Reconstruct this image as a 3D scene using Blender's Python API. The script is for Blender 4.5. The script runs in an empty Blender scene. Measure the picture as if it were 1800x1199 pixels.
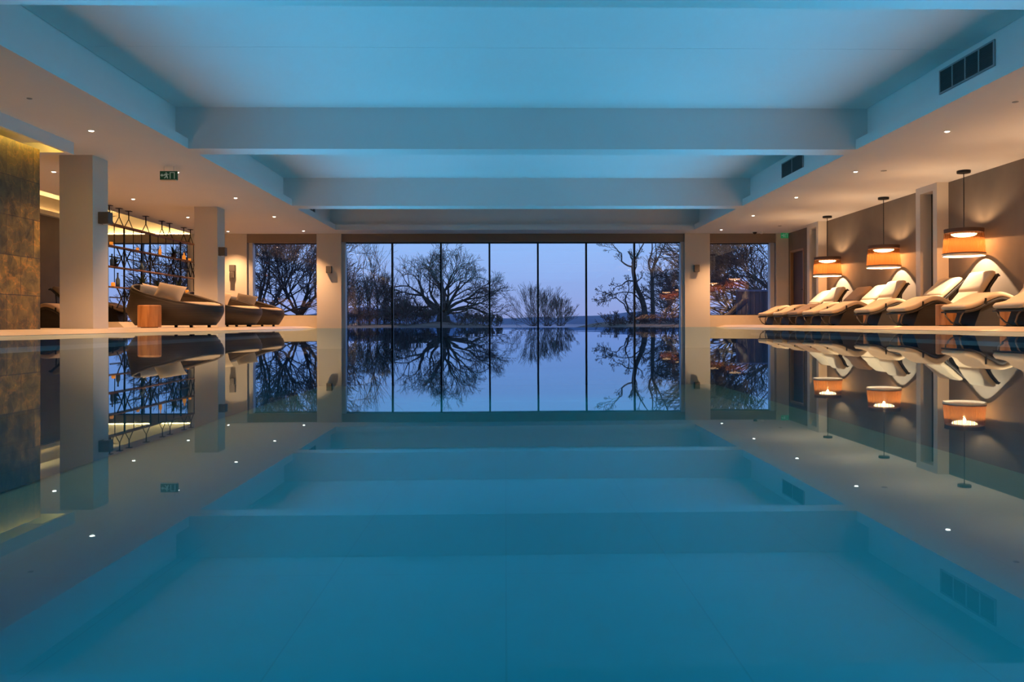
import bpy, math, random
from mathutils import Vector, Matrix

S = bpy.context.scene
COL = S.collection
PI = math.pi

# ------------------------------------------------------------------ camera
cd = bpy.data.cameras.new('camera')
cam = bpy.data.objects.new('camera', cd)
COL.objects.link(cam)
S.camera = cam
F_PX = 1450.0
YAW, PITCH, ROLL, SX, SY, CZ = 0.0211256, -0.0008408, -0.0031591, 18.764, -29.463, 0.1187
cd.sensor_fit = 'HORIZONTAL'
cd.sensor_width = 36.0
cd.lens = F_PX / 1800 * 36
cd.shift_x = -SX / 1800
cd.shift_y = SY / 1800
cd.clip_start = 0.01
cd.clip_end = 2000
_f = Vector((math.sin(YAW) * math.cos(PITCH), math.cos(YAW) * math.cos(PITCH), math.sin(PITCH)))
_r = Vector((math.cos(YAW), -math.sin(YAW), 0))
_u = _r.cross(_f)
_r2 = math.cos(ROLL) * _r + math.sin(ROLL) * _u
_u2 = -math.sin(ROLL) * _r + math.cos(ROLL) * _u
cam.matrix_world = Matrix((( _r2.x, _u2.x, -_f.x, 0), (_r2.y, _u2.y, -_f.y, 0), (_r2.z, _u2.z, -_f.z, CZ), (0, 0, 0, 1)))

# ------------------------------------------------------------------ world: dusk sky
W = bpy.data.worlds.new('dusk_sky')
S.world = W
W.use_nodes = True
nt = W.node_tree
nt.nodes.clear()
_o = nt.nodes.new('ShaderNodeOutputWorld')
_b = nt.nodes.new('ShaderNodeBackground')
_tc = nt.nodes.new('ShaderNodeTexCoord')
_sp = nt.nodes.new('ShaderNodeSeparateXYZ')
_cr = nt.nodes.new('ShaderNodeValToRGB')
nt.links.new(_tc.outputs['Generated'], _sp.inputs[0])
nt.links.new(_sp.outputs['Z'], _cr.inputs[0])
nt.links.new(_cr.outputs[0], _b.inputs[0])
nt.links.new(_b.outputs[0], _o.inputs[0])
e = _cr.color_ramp.elements
e[0].position = 0.0; e[0].color = (0.28, 0.33, 0.66, 1)
e[1].position = 1.0; e[1].color = (0.13, 0.30, 0.78, 1)
k = e.new(0.04); k.color = (0.27, 0.385, 0.76, 1)
k = e.new(0.12); k.color = (0.28, 0.49, 0.92, 1)
_b.inputs[1].default_value = 1.2

S.view_settings.view_transform = 'Standard'
S.view_settings.look = 'None'
S.view_settings.exposure = 0.0
S.view_settings.gamma = 1.0
S.view_settings.use_curve_mapping = False
cy = S.cycles
cy.use_denoising = True
cy.max_bounces = 8
cy.diffuse_bounces = 5
cy.glossy_bounces = 4
cy.transparent_max_bounces = 24
cy.sample_clamp_indirect = 4.0
cy.caustics_refractive = False

WARM = (1.0, 0.52, 0.24)
AMBER = (1.0, 0.50, 0.13)
TEAL = (0.11, 0.50, 0.88)
DOWNLIGHT_W = 545.0
PENDANT_W = 50.0
POOL_W = 225.0

# ------------------------------------------------------------------ helpers
def N(nt, kind, **kw):
    n = nt.nodes.new(kind)
    for a, b in kw.items():
        setattr(n, a, b)
    return n

def mat(name, col, rough=0.6, metal=0.0, emit=None, estr=0.0, noise=None, bump=None, spec=0.5, alpha=1.0):
    m = bpy.data.materials.new(name)
    m.use_nodes = True
    nt = m.node_tree
    p = nt.nodes['Principled BSDF']
    p.inputs['Base Color'].default_value = (*col, 1)
    p.inputs['Roughness'].default_value = rough
    p.inputs['Metallic'].default_value = metal
    p.inputs['Specular IOR Level'].default_value = spec
    if emit:
        p.inputs['Emission Color'].default_value = (*emit, 1)
        p.inputs['Emission Strength'].default_value = estr
    if noise:
        sc, amt = noise
        tc = N(nt, 'ShaderNodeTexCoord')
        nz = N(nt, 'ShaderNodeTexNoise')
        nz.inputs['Scale'].default_value = sc
        nz.inputs['Detail'].default_value = 6
        r = N(nt, 'ShaderNodeValToRGB')
        r.color_ramp.elements[0].position = 0.3
        r.color_ramp.elements[1].position = 0.7
        r.color_ramp.elements[0].color = (*[c * (1 - amt) for c in col], 1)
        r.color_ramp.elements[1].color = (*[min(1, c * (1 + amt)) for c in col], 1)
        nt.links.new(tc.outputs['Object'], nz.inputs['Vector'])
        nt.links.new(nz.outputs[0], r.inputs[0])
        nt.links.new(r.outputs[0], p.inputs['Base Color'])
    if bump:
        sc, st = bump
        tc = N(nt, 'ShaderNodeTexCoord')
        nz = N(nt, 'ShaderNodeTexNoise')
        nz.inputs['Scale'].default_value = sc
        bp = N(nt, 'ShaderNodeBump')
        bp.inputs['Strength'].default_value = st
        nt.links.new(tc.outputs['Object'], nz.inputs['Vector'])
        nt.links.new(nz.outputs[0], bp.inputs['Height'])
        nt.links.new(bp.outputs[0], p.inputs['Normal'])
    return m

M = {}
M['paint'] = mat('white_paint', (0.78, 0.77, 0.75), 0.8, noise=(0.6, 0.02))
M['column'] = mat('column_paint', (0.64, 0.59, 0.52), 0.8, noise=(1.2, 0.02))
M['taupe'] = mat('taupe_plaster', (0.17, 0.135, 0.105), 0.85, noise=(1.5, 0.12))
M['sill'] = mat('beige_stone', (0.60, 0.52, 0.40), 0.5, noise=(3, 0.06))
M['blind'] = mat('brown_blind', (0.22, 0.18, 0.145), 0.8)
M['dark'] = mat('dark_interior', (0.05, 0.045, 0.04), 0.8)
M['black_metal'] = mat('black_metal', (0.02, 0.02, 0.022), 0.45, 0.6)
M['frame'] = mat('window_frame', (0.012, 0.014, 0.018), 0.4, 0.3)
M['jamb'] = mat('window_jamb', (0.45, 0.47, 0.50), 0.5)
M['door'] = mat('door_leaf', (0.055, 0.035, 0.04), 0.5)
M['doorframe'] = mat('door_frame_wood', (0.30, 0.17, 0.08), 0.5)
M['wallbox'] = mat('grey_metal_box', (0.10, 0.09, 0.085), 0.5, 0.3)
M['white_plastic'] = mat('white_plastic', (0.75, 0.74, 0.72), 0.5)
M['grille'] = mat('vent_grille', (0.03, 0.045, 0.05), 0.6)
M['grille_bar'] = mat('vent_bar', (0.30, 0.32, 0.33), 0.6)
M['lamp_on'] = mat('lamp_glass', (1, 1, 1), 0.5, emit=(1.0, 0.80, 0.62), estr=14)
M['pend_on'] = mat('pendant_diffuser', (1, 1, 1), 0.5, emit=(1.0, 0.82, 0.62), estr=10)
M['cord_shade'] = mat('cord_shade', (0.62, 0.36, 0.16), 0.8)
M['shade_trim'] = mat('shade_trim', (0.10, 0.055, 0.04), 0.7)
M['shade_lip'] = mat('shade_lip', (0.85, 0.72, 0.55), 0.6)
M['cushion'] = mat('beige_cushion', (0.54, 0.41, 0.27), 0.9, noise=(9, 0.04), bump=(60, 0.08))
M['cushion_dull'] = mat('taupe_cushion', (0.30, 0.21, 0.15), 0.9, noise=(9, 0.04), bump=(60, 0.08))
M['pillow'] = mat('pillow_fabric', (0.50, 0.40, 0.28), 0.9, bump=(14, 0.25))
M['pillow_grey'] = mat('grey_pillow_fabric', (0.24, 0.24, 0.25), 0.9, bump=(14, 0.25))
M['amber'] = mat('amber_glass', (0.7, 0.22, 0.02), 0.3, emit=(1.0, 0.30, 0.03), estr=0.7)
M['pot'] = mat('dark_pot', (0.06, 0.035, 0.03), 0.6)
M['bottle'] = mat('blue_glass_bottle', (0.10, 0.16, 0.22), 0.2)
M['leaf'] = mat('dark_leaf', (0.03, 0.06, 0.035), 0.5)
M['shelfwood'] = mat('shelf_wood', (0.17, 0.08, 0.035), 0.6, noise=(8, 0.2))
M['bark'] = mat('dark_bark', (0.060, 0.046, 0.042), 0.95)
M['twig'] = mat('brown_twig', (0.095, 0.066, 0.062), 0.95)
M['fence'] = mat('dark_timber_fence', (0.07, 0.055, 0.07), 0.9)
M['bank'] = mat('bank_grass', (0.12, 0.085, 0.06), 0.95, noise=(0.3, 0.3))
M['hill'] = mat('hazed_hill', (0.13, 0.155, 0.24), 1.0, noise=(0.03, 0.12))  # bluish dusk haze of distance is put into this base colour
M['lens'] = mat('pool_lamp_lens', (1, 1, 1), 0.4, emit=(0.35, 0.85, 1.0), estr=2.0)
M['led_cove'] = mat('cove_led_strip', (1, 1, 1), 0.4, emit=(1.0, 0.62, 0.22), estr=42)
M['led'] = mat('led_strip', (1, 1, 1), 0.4, emit=(1.0, 0.60, 0.10), estr=26)

def wood_mat(name, c1, c2, scale=(6, 6, 0.6)):
    m = mat(name, c1, 0.5)
    nt = m.node_tree
    p = nt.nodes['Principled BSDF']
    tc = N(nt, 'ShaderNodeTexCoord')
    mp = N(nt, 'ShaderNodeMapping')
    mp.inputs['Scale'].default_value = scale
    nz = N(nt, 'ShaderNodeTexNoise')
    nz.inputs['Scale'].default_value = 3
    nz.inputs['Detail'].default_value = 5
    r = N(nt, 'ShaderNodeValToRGB')
    r.color_ramp.elements[0].color = (*c1, 1); r.color_ramp.elements[0].position = 0.35
    r.color_ramp.elements[1].color = (*c2, 1); r.color_ramp.elements[1].position = 0.65
    nt.links.new(tc.outputs['Object'], mp.inputs[0]); nt.links.new(mp.outputs[0], nz.inputs['Vector'])
    nt.links.new(nz.outputs[0], r.inputs[0]); nt.links.new(r.outputs[0], p.inputs['Base Color'])
    return m
M['stool'] = wood_mat('stool_wood', (0.22, 0.085, 0.02), (0.36, 0.16, 0.05))

def wicker_mat(name, c1, c2, zs):
    m = mat(name, c1, 0.6)
    nt = m.node_tree
    p = nt.nodes['Principled BSDF']
    tc = N(nt, 'ShaderNodeTexCoord')
    wv = N(nt, 'ShaderNodeTexWave')
    wv.bands_direction = 'Z'
    wv.inputs['Scale'].default_value = zs
    wv.inputs['Distortion'].default_value = 1.2
    wv.inputs['Detail'].default_value = 2
    r = N(nt, 'ShaderNodeValToRGB')
    r.color_ramp.elements[0].color = (*c1, 1)
    r.color_ramp.elements[1].color = (*c2, 1)
    bp = N(nt, 'ShaderNodeBump')
    bp.inputs['Strength'].default_value = 0.5
    nt.links.new(tc.outputs['Object'], wv.inputs['Vector'])
    nt.links.new(wv.outputs[0], r.inputs[0]); nt.links.new(r.outputs[0], p.inputs['Base Color'])
    nt.links.new(wv.outputs[0], bp.inputs['Height']); nt.links.new(bp.outputs[0], p.inputs['Normal'])
    return m
M['wicker'] = wicker_mat('brown_wicker', (0.017, 0.0105, 0.007), (0.034, 0.021, 0.013), 9)
M['wicker_dark'] = wicker_mat('dark_wicker', (0.010, 0.007, 0.006), (0.02, 0.014, 0.011), 12)

def tile_mat(name, c1, c2, mortar, bw, rh, msz, rough, axis='XY', noise=0.0, vary=0.5, coords='Object'):
    """rectangular stone / tile paving, tiles bw x rh metres"""
    m = mat(name, c1, rough)
    nt = m.node_tree
    p = nt.nodes['Principled BSDF']
    tc = N(nt, 'ShaderNodeTexCoord')
    sp = N(nt, 'ShaderNodeSeparateXYZ')
    cb = N(nt, 'ShaderNodeCombineXYZ')
    nt.links.new(tc.outputs[coords], sp.inputs[0])
    nt.links.new(sp.outputs['XYZ'.index(axis[0])], cb.inputs[0])
    nt.links.new(sp.outputs['XYZ'.index(axis[1])], cb.inputs[1])
    br = N(nt, 'ShaderNodeTexBrick')
    br.offset = 0.0
    br.inputs['Scale'].default_value = 1.0
    br.inputs['Mortar Size'].default_value = msz
    br.inputs['Brick Width'].default_value = bw
    br.inputs['Row Height'].default_value = rh
    br.inputs['Color1'].default_value = (*c1, 1)
    br.inputs['Color2'].default_value = (*c2, 1)
    br.inputs['Mortar'].default_value = (*mortar, 1)
    nt.links.new(cb.outputs[0], br.inputs['Vector'])
    out = br.outputs[0]
    if noise:
        nz = N(nt, 'ShaderNodeTexNoise')
        nz.inputs['Scale'].default_value = 3.0
        nz.inputs['Detail'].default_value = 8
        mx = N(nt, 'ShaderNodeMixRGB', blend_type='MULTIPLY')
        mx.inputs[0].default_value = noise
        nt.links.new(tc.outputs['Object'], nz.inputs['Vector'])
        nt.links.new(out, mx.inputs[1]); nt.links.new(nz.outputs[0], mx.inputs[2])
        out = mx.outputs[0]
    nt.links.new(out, p.inputs['Base Color'])
    return m, nt, p, br

M['deck'], *_ = tile_mat('deck_stone', (0.66, 0.55, 0.40), (0.60, 0.49, 0.35), (0.42, 0.34, 0.24), 1.2, 0.6, 0.006, 0.28)
M['pool_tile'], *_ = tile_mat('pool_tile', (0.006, 0.105, 0.155), (0.006, 0.10, 0.148), (0.004, 0.075, 0.115), 1.25, 3.0, 0.006, 0.5, noise=0.15)
M['shelf'] = M['shelfwood']

# dark green-brown veined stone cladding
m, nt2, p2, br2 = tile_mat('stone_cladding', (0.15, 0.115, 0.03), (0.055, 0.05, 0.018), (0.03, 0.025, 0.015), 0.62, 0.52, 0.006, 0.45, axis='YZ')
br2.offset = 0.5
tc = N(nt2, 'ShaderNodeTexCoord')
nz = N(nt2, 'ShaderNodeTexNoise'); nz.inputs['Scale'].default_value = 5.5; nz.inputs['Detail'].default_value = 12; nz.inputs['Roughness'].default_value = 0.65; nz.inputs['Distortion'].default_value = 0.5
cr = N(nt2, 'ShaderNodeValToRGB')
cr.color_ramp.elements[0].position = 0.33; cr.color_ramp.elements[0].color = (0.28, 0.30, 0.26, 1)
cr.color_ramp.elements[1].position = 0.68; cr.color_ramp.elements[1].color = (1.7, 1.45, 1.0, 1)
vz = N(nt2, 'ShaderNodeTexVoronoi'); vz.feature = 'DISTANCE_TO_EDGE'; vz.inputs['Scale'].default_value = 3.2
nz2 = N(nt2, 'ShaderNodeTexNoise'); nz2.inputs['Scale'].default_value = 3.0; nz2.inputs['Detail'].default_value = 5
va = N(nt2, 'ShaderNodeVectorMath', operation='MULTIPLY_ADD')
va.inputs[1].default_value = (0.8, 0.8, 0.8)
vr = N(nt2, 'ShaderNodeValToRGB')
vr.color_ramp.elements[0].position = 0.0; vr.color_ramp.elements[0].color = (2.2, 1.5, 0.8, 1)
vr.color_ramp.elements[1].position = 0.045; vr.color_ramp.elements[1].color = (1, 1, 1, 1)
mx1 = N(nt2, 'ShaderNodeMixRGB', blend_type='MULTIPLY'); mx1.inputs[0].default_value = 1
mx2 = N(nt2, 'ShaderNodeMixRGB', blend_type='MULTIPLY'); mx2.inputs[0].default_value = 0.75
nt2.links.new(tc.outputs['Object'], nz.inputs['Vector']); nt2.links.new(tc.outputs['Object'], nz2.inputs['Vector'])
nt2.links.new(nz2.outputs['Color'], va.inputs[0]); nt2.links.new(tc.outputs['Object'], va.inputs[2])
nt2.links.new(va.outputs[0], vz.inputs['Vector'])
nt2.links.new(nz.outputs[0], cr.inputs[0]); nt2.links.new(vz.outputs['Distance'], vr.inputs[0])
nt2.links.new(br2.outputs[0], mx1.inputs[1]); nt2.links.new(cr.outputs[0], mx1.inputs[2])
nt2.links.new(mx1.outputs[0], mx2.inputs[1]); nt2.links.new(vr.outputs[0], mx2.inputs[2])
nt2.links.new(mx2.outputs[0], p2.inputs['Base Color'])
bp = N(nt2, 'ShaderNodeBump'); bp.inputs['Strength'].default_value = 0.25; bp.inputs['Distance'].default_value = 0.01
nt2.links.new(nz.outputs[0], bp.inputs['Height']); nt2.links.new(bp.outputs[0], p2.inputs['Normal'])
M['stone'] = m

def fresnel_mat(name, ior, tint, rough, wave=None, gloss=(1, 1, 1)):
    """a clear surface: mirror reflection by the Fresnel law, the rest passes through"""
    m = bpy.data.materials.new(name)
    m.use_nodes = True
    nt = m.node_tree
    nt.nodes.clear()
    o = N(nt, 'ShaderNodeOutputMaterial')
    mx = N(nt, 'ShaderNodeMixShader')
    fr = N(nt, 'ShaderNodeFresnel'); fr.inputs['IOR'].default_value = ior
    gl = N(nt, 'ShaderNodeBsdfGlossy'); gl.inputs['Roughness'].default_value = rough
    gl.inputs['Color'].default_value = (*gloss, 1)
    tr = N(nt, 'ShaderNodeBsdfTransparent'); tr.inputs['Color'].default_value = (*tint, 1)
    nt.links.new(fr.outputs[0], mx.inputs[0]); nt.links.new(tr.outputs[0], mx.inputs[1]); nt.links.new(gl.outputs[0], mx.inputs[2])
    nt.links.new(mx.outputs[0], o.inputs[0])
    if wave:
        tc = N(nt, 'ShaderNodeTexCoord')
        mp = N(nt, 'ShaderNodeMapping'); mp.inputs['Scale'].default_value = (1.0, 0.55, 1.0)
        nz = N(nt, 'ShaderNodeTexNoise'); nz.inputs['Scale'].default_value = wave[0]; nz.inputs['Detail'].default_value = 1.5
        bp = N(nt, 'ShaderNodeBump'); bp.inputs['Strength'].default_value = 1.0; bp.inputs['Distance'].default_value = wave[1]
        nt.links.new(tc.outputs['Object'], mp.inputs[0]); nt.links.new(mp.outputs[0], nz.inputs['Vector'])
        nt.links.new(nz.outputs[0], bp.inputs['Height'])
        nt.links.new(bp.outputs[0], gl.inputs['Normal'])
    return m
M['water'] = fresnel_mat('pool_water', 1.333, (0.62, 0.93, 0.97), 0.012, (0.9, 0.0023), gloss=(0.62, 0.84, 1.0))
M['lake'] = fresnel_mat('lake_water', 1.333, (0.1, 0.15, 0.2), 0.05)
M['glass'] = fresnel_mat('window_glass', 2.0, (0.96, 0.98, 0.98), 0.0)

class MB:
    """collects shapes into ONE mesh"""
    def __init__(s):
        s.v = []; s.f = []
    def add(s, v, f):
        b = len(s.v)
        s.v += [tuple(p) for p in v]
        s.f += [tuple(i + b for i in q) for q in f]
        return s
    def box(s, x0, x1, y0, y1, z0, z1):
        v = [(x, y, z) for z in (z0, z1) for y in (y0, y1) for x in (x0, x1)]
        return s.add(v, [(0, 2, 3, 1), (4, 5, 7, 6), (0, 1, 5, 4), (2, 6, 7, 3), (0, 4, 6, 2), (1, 3, 7, 5)])
    def tube(s, pts, rad, n=6, closed=False, caps=True):
        pts = [Vector(p) for p in pts]
        k = len(pts)
        R = rad if isinstance(rad, (list, tuple)) else [rad] * k
        v = []; f = []
        up = Vector((0, 0, 1))
        for i, p in enumerate(pts):
            a = pts[(i - 1) % k] if (closed or i > 0) else p
            b = pts[(i + 1) % k] if (closed or i < k - 1) else p
            t = (b - a)
            t = t.normalized() if t.length > 1e-9 else Vector((0, 0, 1))
            ref = up if abs(t.z) < 0.95 else Vector((0, 1, 0))
            u = t.cross(ref).normalized(); w = t.cross(u)
            for j in range(n):
                an = 2 * PI * j / n
                v.append(p + (u * math.cos(an) + w * math.sin(an)) * R[i])
        m = k if closed else k - 1
        for i in range(m):
            for j in range(n):
                a = i * n + j; b = i * n + (j + 1) % n
                c = ((i + 1) % k) * n + (j + 1) % n; d = ((i + 1) % k) * n + j
                f.append((a, b, c, d))
        if caps and not closed:
            f.append(tuple(range(n - 1, -1, -1))); f.append(tuple((k - 1) * n + j for j in range(n)))
        return s.add(v, f)
    def lathe(s, prof, n=24, cx=0, cy=0, cz=0, cap0=True, cap1=True):
        v = []; f = []
        for r, z in prof:
            for j in range(n):
                an = 2 * PI * j / n
                v.append((cx + r * math.cos(an), cy + r * math.sin(an), cz + z))
        for i in range(len(prof) - 1):
            for j in range(n):
                f.append((i * n + j, i * n + (j + 1) % n, (i + 1) * n + (j + 1) % n, (i + 1) * n + j))
        if cap0: f.append(tuple(range(n - 1, -1, -1)))
        if cap1: f.append(tuple((len(prof) - 1) * n + j for j in range(n)))
        return s.add(v, f)
    def build(s, name, m, parent=None, smooth=False, bevel=0.0, loc=None):
        me = bpy.data.meshes.new(name)
        me.from_pydata(s.v, [], s.f)
        me.materials.append(m)
        if smooth:
            me.polygons.foreach_set('use_smooth', [True] * len(me.polygons))
        me.update()
        o = bpy.data.objects.new(name, me)
        COL.objects.link(o)
        if parent: o.parent = parent
        if loc: o.location = loc
        if bevel:
            b = o.modifiers.new('bevel', 'BEVEL'); b.width = bevel; b.segments = 2; b.limit_method = 'ANGLE'
        return o

def tag(o, label=None, cat=None, group=None, kind=None):
    if label: o['label'] = label
    if cat: o['category'] = cat
    if group: o['group'] = group
    if kind: o['kind'] = kind
    return o

def thing(name, loc, label, cat, group=None, rz=0.0):
    o = bpy.data.objects.new(name, None)
    o.empty_display_size = 0.1
    COL.objects.link(o)
    o.location = loc
    o.rotation_euler = (0, 0, rz)
    return tag(o, label, cat, group)

def struct(name, mb, m, parent=None, label=None, **kw):
    o = mb.build(name, m, parent, **kw)
    if not parent:
        o['kind'] = 'structure'
        if label: o['label'] = label
    return o

def copy_tree(o, parent=None):
    c = o.copy()
    COL.objects.link(c)
    c.parent = parent
    for ch in list(o.children):
        copy_tree(ch, c)
    return c

def box(*a):
    return MB().box(*a)

def light(name, kind, loc, energy, color, parent=None, rot=(0, 0, 0), **kw):
    d = bpy.data.lights.new(name, kind)
    d.energy = energy
    d.color = color
    for a, b in kw.items():
        setattr(d, a, b)
    o = bpy.data.objects.new(name, d)
    COL.objects.link(o)
    o.location = loc
    o.rotation_euler = rot
    if parent: o.parent = parent
    return o

# ------------------------------------------------------------------ the room shell
DZ = 0.06            # deck level above the water (water is z = 0)
H = 2.75             # soffit level
PL, PR = -5.50, 6.20 # pool edges
WY = 24.35           # glass plane
XL, XR = -11.7, 8.34
YB = -4.0
CL, CR = -4.73, 5.34 # coffer lips
UL, UR = -4.92, 5.52 # coffer walls
TOP = 3.37

EW = 0.26            # width of the sloping coping down to the water
cop = MB()
for x0, x1 in ((PL, PL - EW), (PR, PR + EW)):
    cop.add([(x0, -1.2, 0.003), (x1, -1.2, DZ), (x1, 24.15, DZ), (x0, 24.15, 0.003), (x0, -1.2, -0.06), (x1, -1.2, -0.06), (x1, 24.15, -0.06), (x0, 24.15, -0.06)],
            [(0, 3, 2, 1), (4, 5, 6, 7), (0, 1, 5, 4), (3, 7, 6, 2), (0, 4, 7, 3), (1, 2, 6, 5)])
struct('trim_10', cop, M['deck'], label='sloping stone coping along both pool edges')
struct('floor', MB().box(XL, PL - EW, YB, 24.6, -0.6, DZ).box(PR + EW, XR + 1.0, YB, 24.6, -0.6, DZ).box(PL - EW, PR + EW, YB, -1.2, -0.6, DZ),
       M['deck'], label='beige stone pool deck')
# pool basin (bed and side walls)
D = -1.7
M['pool_wall'], *_ = tile_mat('pool_wall_tile', (0.01, 0.055, 0.10), (0.01, 0.05, 0.09), (0.007, 0.04, 0.07), 0.6, 0.3, 0.006, 0.5, axis='YZ')
struct('pool_floor', MB().box(PL - 0.2, PR + 0.2, -1.4, WY + 0.3, D - 0.2, D), M['pool_tile'], label='turquoise tiled pool floor')
struct('pool_wall', MB().box(PL - 0.2, PL + 0.01, -1.4, WY + 0.3, D, -0.02).box(PR - 0.01, PR + 0.2, -1.4, WY + 0.3, D, -0.02)
       .box(PL, PR, -1.4, -1.19, D, -0.02).box(PL, PR, WY + 0.02, WY + 0.3, D, -0.02), M['pool_wall'], label='dark blue tiled pool side walls')
w = MB().add([(PL, -1.2, 0), (PR, -1.2, 0), (PR, WY + 0.02, 0), (PL, WY + 0.02, 0)], [(0, 1, 2, 3)])
struct('pool_water', w, M['water'], label='still pool water surface')

# ceiling: side soffits with stepped lips, coffer panels, recess on the left
cb = MB()
cb.box(-9.07, UL, YB, 24.6, H, TOP + 0.3).box(UL, CL, YB, 24.6, H, H + 0.15)
cb.box(UR, XR + 1.0, YB, 24.6, H, TOP + 0.3).box(CR, UR, YB, 24.6, H, H + 0.15)
cb.box(UL, UR, 23.32, 24.6, H + 0.15, TOP + 0.3).box(CL, CR, 23.14, 24.6, H, H + 0.15)
cb.box(UL, UR, YB, -0.2, H, TOP + 0.3)
for y0, y1 in ((-0.2, 3.2), (3.204, 6.6), (6.6, 9.727), (9.733, 12.65), (12.65, 15.7), (15.706, 18.7), (18.7, 23.32)):
    cb.box(UL + 0.012, UR - 0.012, y0, y1, TOP, TOP + 0.3)
cb.box(UL, UL + 0.02, -0.2, 23.4, TOP + 0.02, TOP + 0.3).box(UR - 0.02, UR, -0.2, 23.4, TOP + 0.02, TOP + 0.3)
cb.box(XL - 0.3, -9.07, YB, 24.6, 3.40, 3.67)
struct('ceiling', cb, M['paint'], label='white ceiling with deep coffers')
for i, (y0, y1) in enumerate(((0.0, 0.42), (6.40, 6.86), (12.44, 12.86), (18.44, 18.94))):
    struct('ceiling_beam', MB().box(UL, UR, y0, y1, H + 0.15, TOP).box(CL, CR, y0, y1, H, H + 0.15), M['paint'], label='white ceiling beam across the pool')
# dropped bulkhead over the stone wall
struct('trim_1', MB().box(-6.27, -6.22, 2.0, 12.05, 2.58, H).box(-7.1, -6.27, 11.90, 12.05, 2.58, H).box(-7.1, -6.60, 2.0, 11.90, 2.72, H),
       M['paint'], label='white bulkhead above the stone wall')
o = struct('trim_2', box(-6.29, -6.272, 2.2, 11.8, 2.65, 2.70), M['led'], label='warm light strip above stone wall')

# walls
struct('wall_back', box(XL - 0.3, XR + 1.2, YB - 0.2, YB, -0.6, 3.8), M['sill'])
struct('wall_left', box(XL - 0.3, XL, YB, 24.6, -0.6, 3.5), M['taupe'])
struct('trim_3', MB().box(XL, XL + 0.16, 9.0, WY, 2.90, 2.97).box(XL + 0.13, XL + 0.16, 9.0, WY, 2.97, 3.01), M['sill'], label='cove ledge on the left wall')
struct('trim_4', box(XL + 0.03, XL + 0.07, 9.2, WY - 0.2, 2.975, 2.99), M['led_cove'], label='warm cove light strip on left wall')
struct('wall_stone', MB().box(-7.16, -6.47, 1.5, 11.62, DZ, 2.56), M['stone'], label='dark veined stone clad wall')
# far wall with five openings
fw = MB()
zt, zb = 2.51, 0.375
fw.box(-9.12, -7.50, 24.12, 24.5, DZ, H)
fw.box(XL, -9.12, 24.32, 24.5, 2.75, 3.45).box(7.98, XR, 24.10, 24.5, DZ, H)
struct('wall_far', fw, M['column'], label='pale wall piers between the windows')
struct('trim_5', MB().box(-7.50, -5.47, 24.15, 24.5, -0.3, zb).box(6.01, 7.98, 24.15, 24.5, -0.3, zb - 0.03), M['sill'], label='low stone sill walls under side windows')
struct('trim_6', MB().box(-7.50, -5.47, 24.16, 24.46, zt - 0.02, H).box(-4.76, 5.27, 24.16, 24.46, zt, H).box(6.01, 7.98, 24.16, 24.46, zt - 0.03, H)
       .box(XL, -9.12, 24.18, 24.46, zt - 0.01, 2.75), M['blind'], label='brown blind boxes above the windows')
struct('trim_7', box(XL + 0.1, -9.2, 24.22, 24.26, 2.752, 2.765), M['led_cove'], label='warm cove light strip over far left window')
struct('pillar', box(-5.47, -4.76, 24.08, 24.55, -0.6, H), M['column'], label='white pillar left of the big window')
struct('pillar', box(5.27, 6.01, 24.08, 24.55, -0.6, H), M['column'], label='white pillar right of the big window')

def window(name, x0, x1, z0, z1, mull, label, jl=True, jr=True):
    o = struct(name, MB().box(x0, x1, WY - 0.03, WY + 0.03, z1 - 0.03, z1).box(x0, x1, WY - 0.03, WY + 0.03, z0, z0 + 0.02), M['frame'], label=label)
    g = MB().add([(x0, WY, z0), (x1, WY, z0), (x1, WY, z1), (x0, WY, z1)], [(0, 1, 2, 3)])
    g.build('window_glass', M['glass'], o)
    for x in mull:
        box(x - 0.026, x + 0.026, WY - 0.06, WY + 0.06, z0, z1 - 0.03).build('mullion', M['frame'], o)
    j = MB()
    if jl: j.box(x0 - 0.02, x0 + 0.10, WY - 0.18, WY + 0.05, z0, z1)
    if jr: j.box(x1 - 0.10, x1 + 0.02, WY - 0.18, WY + 0.05, z0, z1)
    if jl or jr: j.build('window_jamb', M['jamb'], o)
    return o
def fx(px):  # x on the glass plane of an upright seen at that column of the photograph
    return (px - 888.0) / F_PX * WY - 0.02
window('window_1', XL, -9.12, 0.2, 2.50, (-10.6,), 'far left window behind the hanging shelves', False, True)
window('window_2', -7.50 + 0.06, -5.47, zb, 2.49, (), 'side window left of the big window', True, False)
mull = [-4.74 + (5.25 + 4.74) / 7 * i for i in range(1, 7)]
window('window_3', -4.76, 5.27, -0.02, 2.51, mull, 'wide floor to ceiling window with seven panes')
window('window_4', 6.01, 7.98 - 0.06, zb - 0.03, 2.48, (), 'side window right of the big window', False, True)
# two free-standing columns on the left
struct('column', box(-6.89, -6.38, 12.91, 13.40, -0.5, H), M['column'], label='white square column nearest the stone wall')
struct('column', box(-6.93, -6.42, 18.56, 19.04, -0.5, H), M['column'], label='white square column beside the round daybeds')
struct('pavement', MB().add([(XL, 18.4, DZ), (-8.55, 18.4, DZ), (-8.42, 18.4, DZ), (-8.42, 24.2, DZ), (XL, 24.2, DZ),
       (XL, 18.4, 0.185), (-8.55, 18.4, 0.185), (-8.42, 18.4, DZ + 0.001), (-8.55, 24.2, 0.185), (XL, 24.2, 0.185)],
       [(0, 1, 6, 5), (1, 2, 7, 6), (6, 7, 3, 8), (5, 6, 8, 9), (9, 8, 3, 4), (0, 4, 3, 2, 1), (0, 5, 9, 4)]), M['sill'],
       label='raised stone platform under the hanging shelves')['kind'] = 'structure'

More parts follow.
